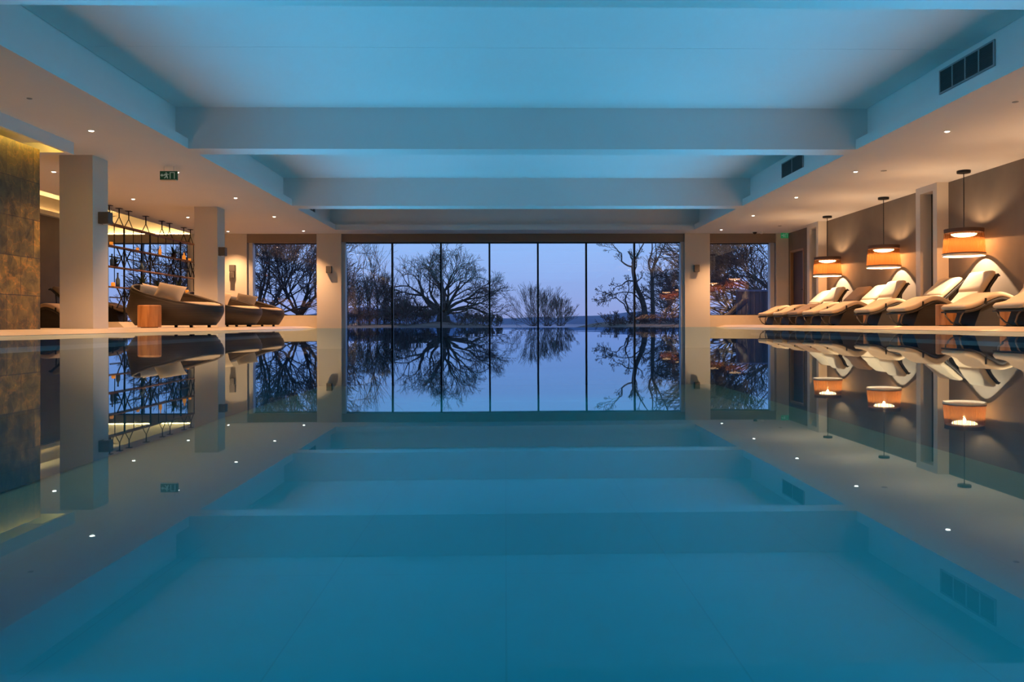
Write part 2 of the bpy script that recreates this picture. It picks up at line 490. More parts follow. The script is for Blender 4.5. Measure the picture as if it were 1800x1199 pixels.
# right wall with two narrow portals and a door
rw = MB()
segs = [(YB, 15.49), (15.98, 21.38), (21.87, 22.86), (23.90, 24.6)]
for a, b in segs:
    rw.box(XR, XR + 0.25, a, b, -0.6, H)
rw.box(XR, XR + 0.25, 15.49, 15.98, 2.62, H).box(XR, XR + 0.25, 21.38, 21.87, 2.62, H).box(XR, XR + 0.25, 22.86, 23.90, 2.19, H)
rw.box(XR + 0.55, XR + 0.65, YB, 24.6, -0.6, H)
struct('wall_right', rw, M['taupe'], label='taupe plaster wall behind the loungers')
for y0, lab in ((15.34, 'white portal frame between the pendant lamps'), (21.22, 'white portal frame near the far door')):
    y1 = y0 + 0.80
    struct('trim_8' if y0 < 16 else 'trim_9', MB().box(8.12, XR, y0, y0 + 0.15, DZ, H).box(8.12, XR, y1 - 0.17, y1, DZ, H).box(8.12, XR, y0 + 0.15, y1 - 0.17, 2.62, H),
           M['column'], label=lab)
d1 = struct('door_1', box(XR + 0.06, XR + 0.11, 22.90, 23.86, DZ, 2.15), M['door'], label='dark door at the far end of right wall')
MB().box(XR - 0.02, XR + 0.12, 22.84, 22.90, DZ, 2.21).box(XR - 0.02, XR + 0.12, 23.86, 23.92, DZ, 2.21).box(XR - 0.02, XR + 0.12, 22.90, 23.86, 2.15, 2.21).build('door_frame', M['doorframe'], d1)
MB().tube([(XR + 0.06, 23.0, 1.05), (XR + 0.0, 23.0, 1.05), (XR + 0.0, 23.12, 1.05)], 0.012).build('door_handle', M['black_metal'], d1)

# ------------------------------------------------------------------ ceiling fittings
def downlight(first=[None]):
    def mk():
        t = thing('recessed_downlight', (0, 0, H), '', 'ceiling light')
        MB().lathe([(0.034, -0.004), (0.055, -0.006), (0.058, 0.0), (0.034, 0.0)], 20, cap0=False, cap1=False).build('trim_ring', M['white_plastic'], t)
        MB().lathe([(0.0005, -0.012), (0.022, -0.010), (0.034, -0.003)], 16, cap1=False).build('lamp_lens', M['lamp_on'], t)
        light('spot_beam', 'SPOT', (0, 0, -0.03), DOWNLIGHT_W, WARM, t, spot_size=math.radians(98), spot_blend=1.0, shadow_soft_size=0.03)
        return t
    if first[0] is None:
        first[0] = mk(); return first[0]
    return copy_tree(first[0])
DL = [(-5.60, 11.30, 'downlight above the pool edge beside the stone wall'),
      (-5.66, 14.37, 'downlight beside the hanging exit sign'),
      (-5.60, 17.28, 'downlight over pool edge, above the nearest round daybed'),
      (-5.64, 20.29, 'downlight over pool edge, above the middle round daybed'),
      (-5.68, 23.39, 'downlight by the pillar left of the big window'),
      (-7.74, 14.33, 'downlight seen between the stone wall and the nearest column'),
      (-7.78, 17.44, 'downlight above the near end of the hanging shelves'),
      (-7.77, 20.39, 'downlight just left of the second column head'),
      (-7.83, 23.50, 'downlight by the far wall over the pale pier'),
      (6.10, 11.25, 'downlight over right deck nearest the camera'),
      (6.12, 14.27, 'downlight over right deck, second from the front'),
      (6.12, 17.20, 'downlight over right deck, third from the front'),
      (6.09, 20.12, 'downlight over right deck, fourth from the front'),
      (6.11, 23.18, 'downlight over right deck by the right pillar'),
      (-5.60, 8.0, 'downlight by the stone wall out of frame'), (6.10, 8.2, 'downlight over right deck out of frame')]
for x, y, lab in DL:
    d = downlight(); d.location = (x, y, H)
    tag(d, lab, 'ceiling light', 'recessed downlights in the soffits')

def grille(x, y0, y1, z0, z1, n, side, label):
    t = thing('air_grille', (x, (y0 + y1) / 2, z0), label, 'vent', 'air grilles in the coffer sides')
    hy = (y1 - y0) / 2; h = z1 - z0; s = side
    box(min(0, -0.012 * s), max(0, -0.012 * s), -hy, hy, 0, h).build('backing', M['grille'], t)
    fr = MB()
    a, b = sorted((-0.004 * s, -0.02 * s))
    fr.box(a, b, -hy - 0.025, -hy, -0.02, h + 0.02).box(a, b, hy, hy + 0.025, -0.02, h + 0.02).box(a, b, -hy, hy, -0.02, 0).box(a, b, -hy, hy, h, h + 0.02)
    for i in range(1, n):
        yy = -hy + 2 * hy * i / n
        fr.box(a, b, yy - 0.012, yy + 0.012, 0, h)
    fr.build('frame', M['grille_bar'], t)
    sl = MB()
    a, b = sorted((-0.012 * s, -0.017 * s))
    for i in range(12):
        zz = h * (i + 0.5) / 12
        sl.box(a, b, -hy, hy, zz - 0.004, zz + 0.004)
    sl.build('slats', M['grille'], t)
grille(UR, 9.18, 10.31, 3.02, 3.28, 4, 1, 'dark four-panel air grille in nearest coffer side, right')
grille(UR, 15.14, 16.27, 2.99, 3.26, 2, 1, 'dark air grille in the middle coffer side, right')
grille(UL, 20.3, 21.4, 3.0, 3.25, 4, -1, 'dark air grille tucked in the farthest coffer side, left')

for x, y, r, lab in ((6.10, 9.73, 0.035, 'small white ceiling sensor above the nearest loungers'), (6.57, 14.17, 0.05, 'flat ceiling speaker disc near the row of pendants'), (-5.51, 9.69, 0.03, 'small ceiling sensor over the stone wall side'), (7.46, 22.24, 0.05, 'flat ceiling disc near the far right door')):
    t = thing('ceiling_sensor', (x, y, H), lab, 'sensor', 'small round ceiling fittings')
    MB().lathe([(r * 0.5, -0.012), (r, -0.006), (r, 0)], 16).build('housing', M['grille_bar'], t)
t = thing('security_camera', (7.19, 23.6, H), 'small black dome camera on the ceiling by the right side window', 'camera')
MB().lathe([(0.02, -0.085), (0.05, -0.06), (0.06, -0.02)], 16).build('dome', M['black_metal'], t, smooth=True)
MB().lathe([(0.068, -0.02), (0.068, 0)], 16).build('base', M['white_plastic'], t)
t = thing('smoke_detector', (7.42, 23.7, H), 'small white smoke detector beside the black dome camera', 'detector')
MB().lathe([(0.02, -0.06), (0.045, -0.05), (0.05, -0.02)], 16).build('sensor_head', M['white_plastic'], t, smooth=True)
MB().lathe([(0.06, -0.02), (0.06, 0)], 16).build('base', M['white_plastic'], t)

M['exit_green'] = mat('exit_green', (0.006, 0.035, 0.018), 0.5, emit=(0.0, 0.12, 0.05), estr=0.12)
M['exit_green_lit'] = mat('exit_green_lit', (0.01, 0.12, 0.05), 0.5, emit=(0.0, 0.3, 0.10), estr=0.35)
M['exit_white'] = mat('exit_pictogram', (0.45, 0.52, 0.48), 0.5, emit=(0.55, 0.75, 0.62), estr=0.12)
def exit_sign(x, y, z0, w, h, label, face, scale=1.0):
    t = thing('exit_sign', (x, y, z0), label, 'exit sign')
    box(-w / 2, w / 2, -0.02, 0.02, 0, h).build('sign_panel', face, t, bevel=0.003)
    # arrow, running figure, doorway in relief
    f = -0.021
    def poly(pts):
        v = [(a * w, f - 0.002, b * h) for a, b in pts] + [(a * w, f + 0.0009, b * h) for a, b in pts]
        n = len(pts)
        return MB().add(v, [tuple(range(n)), tuple(range(2 * n - 1, n - 1, -1))] + [(i, n + i, n + (i + 1) % n, (i + 1) % n) for i in range(n)])
    ar = poly([(-0.46, 0.52), (-0.36, 0.72), (-0.36, 0.60), (-0.28, 0.60), (-0.28, 0.44), (-0.36, 0.44), (-0.36, 0.32)])
    ar.build('arrow', M['exit_white'], t)
    mn = MB()
    for P in ([(-0.18, 0.80), (-0.13, 0.86), (-0.08, 0.80), (-0.13, 0.72)], [(-0.20, 0.68), (-0.08, 0.70), (-0.06, 0.42), (-0.14, 0.40)],
              [(-0.14, 0.42), (-0.06, 0.44), (-0.02, 0.18), (-0.07, 0.14)], [(-0.15, 0.44), (-0.10, 0.40), (-0.20, 0.16), (-0.26, 0.18)], [(-0.24, 0.66), (-0.18, 0.68), (-0.20, 0.46), (-0.26, 0.46)],
              [(-0.08, 0.70), (-0.07, 0.62), (0.02, 0.56), (0.03, 0.62)]):
        q = poly(P); mn.add(q.v, q.f)
    mn.build('running_figure', M['exit_white'], t)
    dr = MB()
    for P in ([(0.08, 0.12), (0.12, 0.12), (0.12, 0.86), (0.08, 0.86)], [(0.12, 0.80), (0.36, 0.80), (0.36, 0.86), (0.12, 0.86)], [(0.32, 0.12), (0.36, 0.12), (0.36, 0.80), (0.32, 0.80)]):
        q = poly(P); dr.add(q.v, q.f)
    dr.build('doorway_symbol', M['exit_white'], t)
    return t
t = exit_sign(-5.583, 13.84, 2.525, 0.285, 0.145, 'dark green hanging exit sign with arrow over the left deck', M['exit_green'])
MB().box(-0.13, 0.13, -0.03, 0.03, -0.02, 0.0).build('light_bar', M['shade_lip'], t)
MB().tube([(-0.08, 0, 0.145), (-0.08, 0, H - 2.525)], 0.006).build('hanger', M['white_plastic'], t)
MB().tube([(0.08, 0, 0.145), (0.08, 0, H - 2.525)], 0.006).build('hanger', M['white_plastic'], t)
t = exit_sign(8.20, 24.03, 2.60, 0.22, 0.15, 'small bright green exit sign in the far right corner', M['exit_green_lit'])
MB().box(-0.02, 0.02, 0.01, 0.07, 0.05, 0.1).build('wall_bracket', M['white_plastic'], t)

# square wall boxes on the columns, pillars and pier
def wall_box(x, y, z, dx, dy, dz, label, two=False):
    t = thing('wall_light', (x, y, z), label, 'wall light', 'small metal wall lights on columns and piers')
    box(-dx / 2, dx / 2, -dy / 2, dy / 2, -dz / 2, dz / 2).build('housing', M['wallbox'], t, bevel=0.006)
    s = 0.35
    box(-dx / 2 * s, dx / 2 * s, -dy / 2 * s, dy / 2 * s, -dz / 2 - 0.006, -dz / 2 + 0.001).build('lens', M['white_plastic'], t)
    if two:
        box(-dx * 0.36, dx * 0.36, -dy / 2, dy / 2 - 0.0, -dz / 2 - 0.19, -dz / 2 - 0.008).build('lower_housing', M['wallbox'], t, bevel=0.006)
    return t
wall_box(-6.30, 13.15, 1.80, 0.16, 0.16, 0.185, 'dark square wall light on the column nearest the stone wall')
wall_box(-6.345, 18.68, 1.755, 0.15, 0.15, 0.19, 'dark square wall light on the column beside the daybeds')
wall_box(-7.89, 24.05, 1.745, 0.15, 0.14, 0.19, 'two-tier wall light on the pale pier behind the daybeds', True)
wall_box(-5.10, 24.01, 1.70, 0.15, 0.14, 0.20, 'small wall light on the pillar left of the big window')
wall_box(5.60, 24.01, 1.715, 0.15, 0.14, 0.20, 'small wall light on the pillar right of the big window')

# ------------------------------------------------------------------ pendants over the loungers
def make_pendant():
    t = thing('pendant_lamp', (0, 0, H), '', 'pendant lamp')
    MB().lathe([(0.105, -0.045), (0.11, -0.04), (0.11, 0)], 24).build('ceiling_rose', M['black_metal'], t)
    MB().tube([(0, 0, -0.04), (0, 0, -1.04)], 0.008, 8).build('cord', M['black_metal'], t)
    zt_, zb_, rt, rb = -1.015, -1.455, 0.302, 0.338
    sh = MB()
    n = 88
    for i in range(n):                      # strands of cord, with narrow gaps
        a0 = 2 * PI * i / n; a1 = 2 * PI * (i + 0.90) / n
        v = []
        for k in range(4):
            q = k / 3; r = rt + (rb - rt) * q + 0.004 * math.sin(i * 2.1 + k); z = zt_ + (zb_ - zt_) * q
            v += [(r * math.cos(a0), r * math.sin(a0), z), (r * math.cos(a1), r * math.sin(a1), z)]
        sh.add(v, [(2 * k, 2 * k + 1, 2 * k + 3, 2 * k + 2) for k in range(3)])
    s = sh.build('lamp_shade', M['strand'], t)
    MB().lathe([(rt + 0.008, zt_ - 0.065), (rt + 0.012, zt_), (rt - 0.02, zt_ + 0.004), (0.12, zt_ + 0.004), (0.12, zt_ - 0.004), (rt - 0.02, zt_ - 0.004), (rt - 0.006, zt_ - 0.065)], 48, cap0=False, cap1=False).build('top_band', M['shade_trim'], s)
    MB().lathe([(rb + 0.004, zb_ + 0.02), (rb + 0.008, zb_), (rb - 0.004, zb_), (rb - 0.006, zb_ + 0.02)], 48, cap0=False, cap1=False).build('bottom_trim', M['shade_trim'], s)
    MB().lathe([(rb + 0.006, zb_), (rb + 0.004, zb_ - 0.03), (rb - 0.012, zb_ - 0.03), (rb - 0.006, zb_)], 48, cap0=False, cap1=False).build('bottom_lip', M['shade_lip'], s)
    d = MB()
    prof = [(0.205, -1.10)] + [(0.20 * math.cos(a), -1.105 - 0.05 * math.sin(a)) for a in [i * PI / 14 for i in range(7)]] + [(0.002, -1.155)]
    d.lathe(prof, 32, cap0=False).build('diffuser', M['pend_on'], t, smooth=True)
    sp = MB()
    for a in (0, 2 * PI / 3, 4 * PI / 3):
        sp.tube([(0, 0, -1.03), (rt * math.cos(a), rt * math.sin(a), zt_)], 0.005, 6)
    sp.build('spider', M['black_metal'], t)
    light('bulb_down', 'SPOT', (0, 0, -1.165), PENDANT_W * 4.2, (1.0, 0.72, 0.48), t, spot_size=math.radians(100), spot_blend=0.12, shadow_soft_size=0.016)
    light('bulb_side', 'SPOT', (0, 0, -1.168), PENDANT_W * 2.0, (1.0, 0.62, 0.32), t, spot_size=math.radians(176), spot_blend=0.05, shadow_soft_size=0.016)
    light('bulb_up', 'SPOT', (0, 0, -1.075), PENDANT_W * 0.7, (1.0, 0.60, 0.30), t, rot=(PI, 0, 0), spot_size=math.radians(150), spot_blend=0.2, shadow_soft_size=0.02)
    return t
# translucent cord
m = bpy.data.materials.new('strand'); m.use_nodes = True
nt = m.node_tree; nt.nodes.clear()
o_ = N(nt, 'ShaderNodeOutputMaterial'); a_ = N(nt, 'ShaderNodeBsdfDiffuse'); b_ = N(nt, 'ShaderNodeBsdfTranslucent'); c_ = N(nt, 'ShaderNodeMixShader')
t_ = N(nt, 'ShaderNodeBsdfTransparent'); e_ = N(nt, 'ShaderNodeMixShader')
a_.inputs[0].default_value = (0.22, 0.095, 0.035, 1); b_.inputs[0].default_value = (0.20, 0.07, 0.018, 1); t_.inputs[0].default_value = (1.0, 0.60, 0.30, 1)
c_.inputs[0].default_value = 0.6; e_.inputs[0].default_value = 0.52
nt.links.new(a_.outputs[0], c_.inputs[1]); nt.links.new(b_.outputs[0], c_.inputs[2])
nt.links.new(c_.outputs[0], e_.inputs[1]); nt.links.new(t_.outputs[0], e_.inputs[2]); nt.links.new(e_.outputs[0], o_.inputs[0])
M['strand'] = m
P0 = make_pendant()
PEND = [(14.16, 'cord-shaded pendant lamp nearest the camera'), (17.20, 'middle one of the three visible cord-shaded pendant lamps'),
        (20.23, 'farthest cord-shaded pendant lamp, beside the far portal'), (11.12, 'cord-shaded pendant lamp just outside the right frame edge'), (8.08, 'cord-shaded pendant lamp out of frame, seen only mirrored in glass')]
for i, (y, lab) in enumerate(PEND):
    p_ = P0 if i == 0 else copy_tree(P0)
    p_.location = (7.967, y, H)
    tag(p_, lab, 'pendant lamp', 'pendant lamps over the lounger row')

# ------------------------------------------------------------------ loungers
def sweep(profile, width, thick, y0=None, nseg=None, round_=0.035):
    """rounded slab following a side profile (t, z) of its TOP surface; runs along +X, centred on y=0"""
    mb = MB()
    n = len(profile)
    hw = width / 2
    r = min(round_, thick / 2.01)
    cs = []
    for cyy, czz, a0 in ((hw - r, -r, 90), (-hw + r, -r, 180 - 0), (-hw + r, -thick + r, 180 + 90 - 0), (hw - r, -thick + r, 360)):
        pass
    corner = [(hw - r, -r, 0, 90), (-hw + r, -r, 90, 180), (-hw + r, -thick + r, 180, 270), (hw - r, -thick + r, 270, 360)]
    for cx_, cz_, a0, a1 in corner:
        for q in range(4):
            a = math.radians(a0 + (a1 - a0) * q / 3)
            cs.append((cx_ + r * math.cos(a), cz_ + r * math.sin(a)))
    m_ = len(cs)
    v = []
    for i, (t, z) in enumerate(profile):
        a = profile[max(0, i - 1)]; b = profile[min(n - 1, i + 1)]
        dx, dz = b[0] - a[0], b[1] - a[1]
        L = math.hypot(dx, dz) or 1
        nx, nz = -dz / L, dx / L
        shrink = 1.0
        if i == 0 or i == n - 1: shrink = 0.0
        for (yy, off) in cs:
            if shrink == 0.0:
                off2 = -thick / 2 + (off + thick / 2) * 0.55; yy2 = yy * 0.97
            else:
                off2, yy2 = off, yy
            v.append((t + nx * off2, yy2, z + nz * off2))
    f = []
    for i in range(n - 1):
        for j in range(m_):
            f.append((i * m_ + j, i * m_ + (j + 1) % m_, (i + 1) * m_ + (j + 1) % m_, (i + 1) * m_ + j))
    f.append(tuple(range(m_ - 1, -1, -1))); f.append(tuple((n - 1) * m_ + j for j in range(m_)))
    return mb.add(v, f)

def spline(pts, n):
    out = []
    P = [pts[0]] + list(pts) + [pts[-1]]
    seg = len(pts) - 1
    for i in range(seg):
        p0, p1, p2, p3 = P[i], P[i + 1], P[i + 2], P[i + 3]
        for k in range(n):
            t = k / n
            out.append(tuple(0.5 * ((2 * p1[d]) + (-p0[d] + p2[d]) * t + (2 * p0[d] - 5 * p1[d] + 4 * p2[d] - p3[d]) * t * t + (-p0[d] + 3 * p1[d] - 3 * p2[d] + p3[d]) * t ** 3) for d in range(2)))
    out.append(tuple(pts[-1]))
    return out

def make_lounger(cush, pil, steep=True, name='sun_lounger'):
    t = thing(name, (0, 0, DZ), '', 'sun lounger')
    seat = spline([(0.0, 0.315), (0.17, 0.352), (0.36, 0.45), (0.54, 0.505), (0.72, 0.455), (0.90, 0.345), (1.00, 0.33)], 4)
    if steep: bk = [(0.98, 0.335), (1.10, 0.40), (1.26, 0.58), (1.38, 0.76), (1.50, 0.93)]
    else: bk = [(0.98, 0.335), (1.12, 0.40), (1.32, 0.56), (1.50, 0.72), (1.70, 0.90)]
    backp = spline(bk, 4)
    sweep([(a, z) for a, z in seat], 0.60, 0.085).build('seat_cushion', cush, t, smooth=True)
    sweep([(a, z + 0.004) for a, z in backp], 0.60, 0.085).build('back_cushion', cush, t, smooth=True)
    hp = [(a - 0.022, z + 0.012) for a, z in backp[8:]]
    sweep(hp, 0.605, 0.105).build('head_pillow', pil, t, smooth=True)
    fr = sweep([(a + 0.01, z - 0.088) for a, z in seat], 0.63, 0.035, round_=0.012)
    q = sweep([(a + 0.075, z - 0.045) for a, z in backp], 0.63, 0.045, round_=0.012); fr.add(q.v, q.f)
    fr.build('frame', M['wicker_dark'], t)
    pr = [(0.17, 0.0), (0.26, 0.24), (0.38, 0.33), (0.54, 0.385), (0.72, 0.335), (0.90, 0.225), (1.02, 0.21), (1.16, 0.32), (1.34, 0.50), (1.36, 0.36), (1.28, 0.0)]
    v = [(a, -0.27, z) for a, z in pr] + [(a, 0.27, z) for a, z in pr]
    n = len(pr)
    MB().add(v, [tuple(range(n)), tuple(range(2 * n - 1, n - 1, -1))] + [(i, (i + 1) % n, n + (i + 1) % n, n + i) for i in range(n)]).build('base', M['wicker_dark'], t)
    for sy in (-0.24, 0.24):
        MB().tube([(0.04, sy, 0.225), (0.02, sy * 0.8, 0.15), (0.05, sy * 0.45, 0.06), (0.12, sy * 0.25, 0.015), (0.24, sy * 0.25, 0.012)], 0.012, 8).build('front_leg', M['leg'], t, smooth=True)
    tx, tz = bk[-1]
    for sy in (-0.25, 0.25):
        MB().tube([(tx - 0.02, sy, tz - 0.12), (tx - 0.05, sy, 0.36), (tx - 0.10, sy, 0.012), (tx - 0.26, sy, 0.012)], 0.015, 8).build('rear_leg', M['wicker_dark'], t, smooth=True)
    for sy in (-0.31, 0.31):
        MB().box(0.30, 0.325, sy - 0.006, sy + 0.006, 0.325, 0.41).build('strap_buckle', M['black_metal'], t)
    hd = MB().tube([(tx + 0.03, -0.26, tz - 0.10), (tx + 0.13, -0.26, tz - 0.085), (tx + 0.13, 0.26, tz - 0.085), (tx + 0.03, 0.26, tz - 0.10)], 0.016, 6)
    hd.build('push_handle', M['black_metal'], t)
    return t
M['leg'] = mat('bent_leg', (0.10, 0.065, 0.04), 0.5)
LA = math.radians(2)
L0 = make_lounger(M['cushion'], M['pillow'])
L1 = make_lounger(M['cushion'], M['pillow'], False)
L2 = make_lounger(M['cushion_dull'], M['cushion_dull'], False)
LNG = [(10.82, 0, 'beige sun lounger cut off by the right frame edge'),
       (12.12, 0, 'beige sun lounger whose back is cut off by the frame edge, nearest pendant above'),
       (13.87, 0, 'beige sun lounger with steep back lit by the nearest pendant lamp'),
       (15.18, 1, 'beige sun lounger with low reclined back before the nearer white portal frame'),
       (16.88, 0, 'beige sun lounger with steep back lit by the middle pendant lamp'),
       (17.86, 1, 'beige sun lounger with reclined back left of the middle pendant light pool'),
       (18.81, 2, 'darker taupe sun lounger between the middle and farthest pendant lamps'),
       (19.82, 0, 'beige sun lounger with steep back lit by the farthest pendant lamp'),
       (20.98, 1, 'beige sun lounger at the far end of the row by the side window'),
       (9.3, 0, 'beige sun lounger out of frame'), (7.9, 1, 'beige sun lounger out of frame, nearest the camera')]
used = {0: False, 1: False, 2: False}
for y, kd, lab in LNG:
    src = (L0, L1, L2)[kd]
    c = src if not used[kd] else copy_tree(src)
    used[kd] = True
    # far foot corner at (6.75, y); local foot centre is half a width nearer
    c.location = (6.46 + 0.30 * math.sin(LA), y - 0.30 * math.cos(LA), DZ)
    c.rotation_euler = (0, 0, LA); c.scale = (1, 1, 0.975)
    tag(c, lab, 'sun lounger', 'row of sun loungers on the right deck')
for (x, y, z, a, lab) in ((-8.45, 16.6, DZ, PI - 0.1, 'sun lounger glimpsed between the stone wall and nearest column'),
                          (-9.25, 20.6, 0.186, PI + 0.05, 'sun lounger behind the hanging shelves on the raised platform')):
    c = copy_tree(L2); c.location = (x, y, z); c.rotation_euler = (0, 0, a)
    tag(c, lab, 'sun lounger', 'sun loungers on the left side')

# ------------------------------------------------------------------ round daybeds
def make_daybed():
    t = thing('round_daybed', (0, 0, DZ), '', 'daybed')
    n = 72
    R = 0.90
    def rim(a):     # a = 0 is the open front
        c = (1 - math.cos(a)) / 2
        return 0.41 + 0.44 * (c ** 1.08)
    v = []; f = []
    rings = 12
    for side in (0, 1):
        for k in range(rings + 1):
            q = k / rings
            for j in range(n):
                a = 2 * PI * j / n
                h = rim(a)
                z = 0.045 + (h - 0.045) * q
                zz = z
                r = R * (0.80 + 0.22 * math.sin(min(1.0, zz / 0.50) * PI * 0.62)) - max(0, zz - 0.32) * 0.16
                if side: r -= 0.055
                v.append((r * math.cos(a), r * math.sin(a), z))
    for side in (0, 1):
        b = side * (rings + 1) * n
        for k in range(rings):
            for j in range(n):
                q_ = (b + k * n + j, b + k * n + (j + 1) % n, b + (k + 1) * n + (j + 1) % n, b + (k + 1) * n + j)
                f.append(q_ if side == 0 else q_[::-1])
    b = (rings + 1) * n; k = rings * n
    for j in range(n):
        f.append((k + j, k + (j + 1) % n, b + k + (j + 1) % n, b + k + j))
        f.append((j, b + j, b + (j + 1) % n, (j + 1) % n))
    sh = MB().add(v, f)
    sh.build('woven_shell', M['wicker'], t, smooth=True)
    MB().tube([((R * (0.80 + 0.22 * math.sin(min(1, rim(a) / 0.5) * PI * 0.62)) - max(0, rim(a) - 0.32) * 0.16 - 0.028) * math.cos(a),
                (R * (0.80 + 0.22 * math.sin(min(1, rim(a) / 0.5) * PI * 0.62)) - max(0, rim(a) - 0.32) * 0.16 - 0.028) * math.sin(a), rim(a)) for a in [2 * PI * j / n for j in range(n)]],
              0.032, 8, closed=True).build('rolled_rim', M['wicker'], t, smooth=True)
    MB().lathe([(0.0, 0.22), (0.80, 0.22), (0.845, 0.25), (0.86, 0.33), (0.855, 0.43), (0.82, 0.48), (0.72, 0.505), (0.4, 0.515), (0.0, 0.515)], 48, cap0=False, cap1=False).build('mattress', M['cushion'], t, smooth=True)
    for a in (0.5, 2.2, -2.2, -0.5):
        MB().lathe([(0.03, 0.0), (0.035, 0.06)], 10, 0.62 * math.cos(a), 0.62 * math.sin(a)).build('foot', M['black_metal'], t)
    return t
def pillow_mesh(w, h, d):
    mb = MB(); n = 10; v = []; f = []
    for s in (1, -1):
        for i in range(n + 1):
            for j in range(n + 1):
                u = 2 * i / n - 1; q = 2 * j / n - 1
                th = d / 2 * (max(0, 1 - abs(u) ** 2.5) * max(0, 1 - abs(q) ** 2.5)) ** 0.55
                pin = 1 - 0.10 * (1 - abs(u)) * 0 - 0.07 * (1 - abs(q) ** 2) * 0
                x = u * w / 2 * (1 - 0.06 * (1 - q * q) * 0 + 0.05 * q * q * abs(u)); z = q * h / 2 * (1 + 0.05 * u * u)
                v.append((x, s * th, z))
    m_ = (n + 1) * (n + 1)
    for s in (0, 1):
        for i in range(n):
            for j in range(n):
                a = s * m_ + i * (n + 1) + j
                q = (a, a + 1, a + n + 2, a + n + 1)
                f.append(q if s else q[::-1])
    return mb.add(v, f)
B0 = make_daybed()
DBD = [(-6.62, 16.75, 'round brown wicker daybed nearest, beside the wooden stool', math.radians(-14)),
       (-6.90, 20.35, 'round brown wicker daybed partly hidden by the column', math.radians(-14)),
       (-6.95, 22.60, 'round brown wicker daybed nearest the side window', math.radians(-14))]
which = ['the nearest daybed', 'the middle daybed', 'the farthest daybed']
for i, (x, y, lab, a) in enumerate(DBD):
    c = B0 if i == 0 else copy_tree(B0)
    c.location = (x, y, DZ); c.rotation_euler = (0, 0, a)
    tag(c, lab, 'daybed', 'round wicker daybeds')
    for (px, py, pz, w_, h_, d_, tilt, yaw_, mt, nm) in (
            (0.05, -0.28, 0.69, 0.52, 0.40, 0.20, -0.62, 0.25, 'pillow', 'large beige back cushion on %s'),
            (-0.40, -0.25, 0.69, 0.40, 0.32, 0.15, -0.6, 0.7, 'pillow_grey', 'grey scatter cushion on %s'),
            (-0.50, -0.02, 0.71, 0.42, 0.34, 0.14, -0.55, 1.1, 'pillow', 'small cream scatter cushion on %s')):
        mo = pillow_mesh(w_, h_, d_).build('cushion', M[mt], None, smooth=True)
        ca, sa = math.cos(a), math.sin(a)
        mo.location = (x + px * ca - py * sa, y + px * sa + py * ca, DZ + pz)
        mo.rotation_euler = (tilt, 0.18, yaw_ + a)
        tag(mo, nm % which[i], 'cushion', 'loose cushions on the daybeds')
# wooden stools
def make_stool():
    t = thing('wooden_stool', (0, 0, DZ), '', 'stool')
    MB().lathe([(0.196, 0.012), (0.205, 0.02), (0.205, 0.405), (0.196, 0.418), (0.185, 0.422)], 40).build('block', M['stool'], t)
    MB().lathe([(0.15, 0.0), (0.15, 0.014)], 24).build('foot_disc', M['black_metal'], t)
    return t
ST0 = make_stool()
ST0.location = (-6.60, 15.45, DZ)
tag(ST0, 'round block stool of orange-brown wood in front of nearest daybed', 'stool', 'round wooden block stools')
for x, y, lab in ((6.95, 11.17, 'small wooden block stool under the frame-edge lounger, right'), (6.86, 12.70, 'small wooden block stool left of the lounger under the nearest pendant'),
                  (7.0, 14.23, 'small wooden block stool just before the nearer portal frame'), (7.05, 15.73, 'small wooden block stool between the near portal and middle pendant loungers'),
                  (6.95, 20.10, 'small wooden block stool between the two farthest loungers')):
    c = copy_tree(ST0); c.location = (x, y, DZ); c.scale = (0.72, 0.72, 0.80)
    tag(c, lab, 'stool', 'round wooden block stools')

# ------------------------------------------------------------------ hanging lattice with shelves
TX = -8.70
tr = thing('hanging_shelf_screen', (TX, 20.6, H), 'black metal lattice screen with wooden shelves hung from the ceiling', 'shelf')
mounts = [18.33 - 0.0, 18.80, 19.27, 20.18, 21.12, 21.59, 22.54, 23.01]
Z0S = [2.345, 1.855, 1.40, 0.955]
for y in mounts:
    yy = y - 20.6
    mo = MB().tube([(0, yy, 0), (0, yy, -0.19)], 0.014, 8)
    mo.box(-0.06, 0.06, yy - 0.06, yy + 0.06, -0.012, 0)
    mo.build('ceiling_mount', M['black_metal'], tr)
    MB().tube([(0, yy - 0.235, -0.42), (0, yy, -0.19), (0, yy + 0.235, -0.42)], 0.011, 6).build('hanger_fork', M['black_metal'], tr)
posts = sorted(set([round(m - 0.235, 3) for m in mounts] + [round(m + 0.235, 3) for m in mounts]))
pp = []
for q in posts:
    if not pp or q - pp[-1] > 0.1: pp.append(q)
thick = (19.035, 20.415, 22.305)
for q in pp:
    big = min(abs(q - a) for a in thick) < 0.06
    zlow = 0.186 if big else 0.955
    MB().tube([(0, q - 20.6, -0.42), (0, q - 20.6, zlow - H)], 0.022 if big else 0.010, 8).build('post', M['black_metal'], tr)
for z in Z0S:
    box(-0.10, 0.10, 18.10 - 20.6, 23.25 - 20.6, z - H - 0.010, z - H + 0.012).build('shelf_board', M['shelfwood'], tr)
rods = [(0.50, 0.955), (1.40, 1.855), (1.855, 2.345), (0.955, 1.40)]
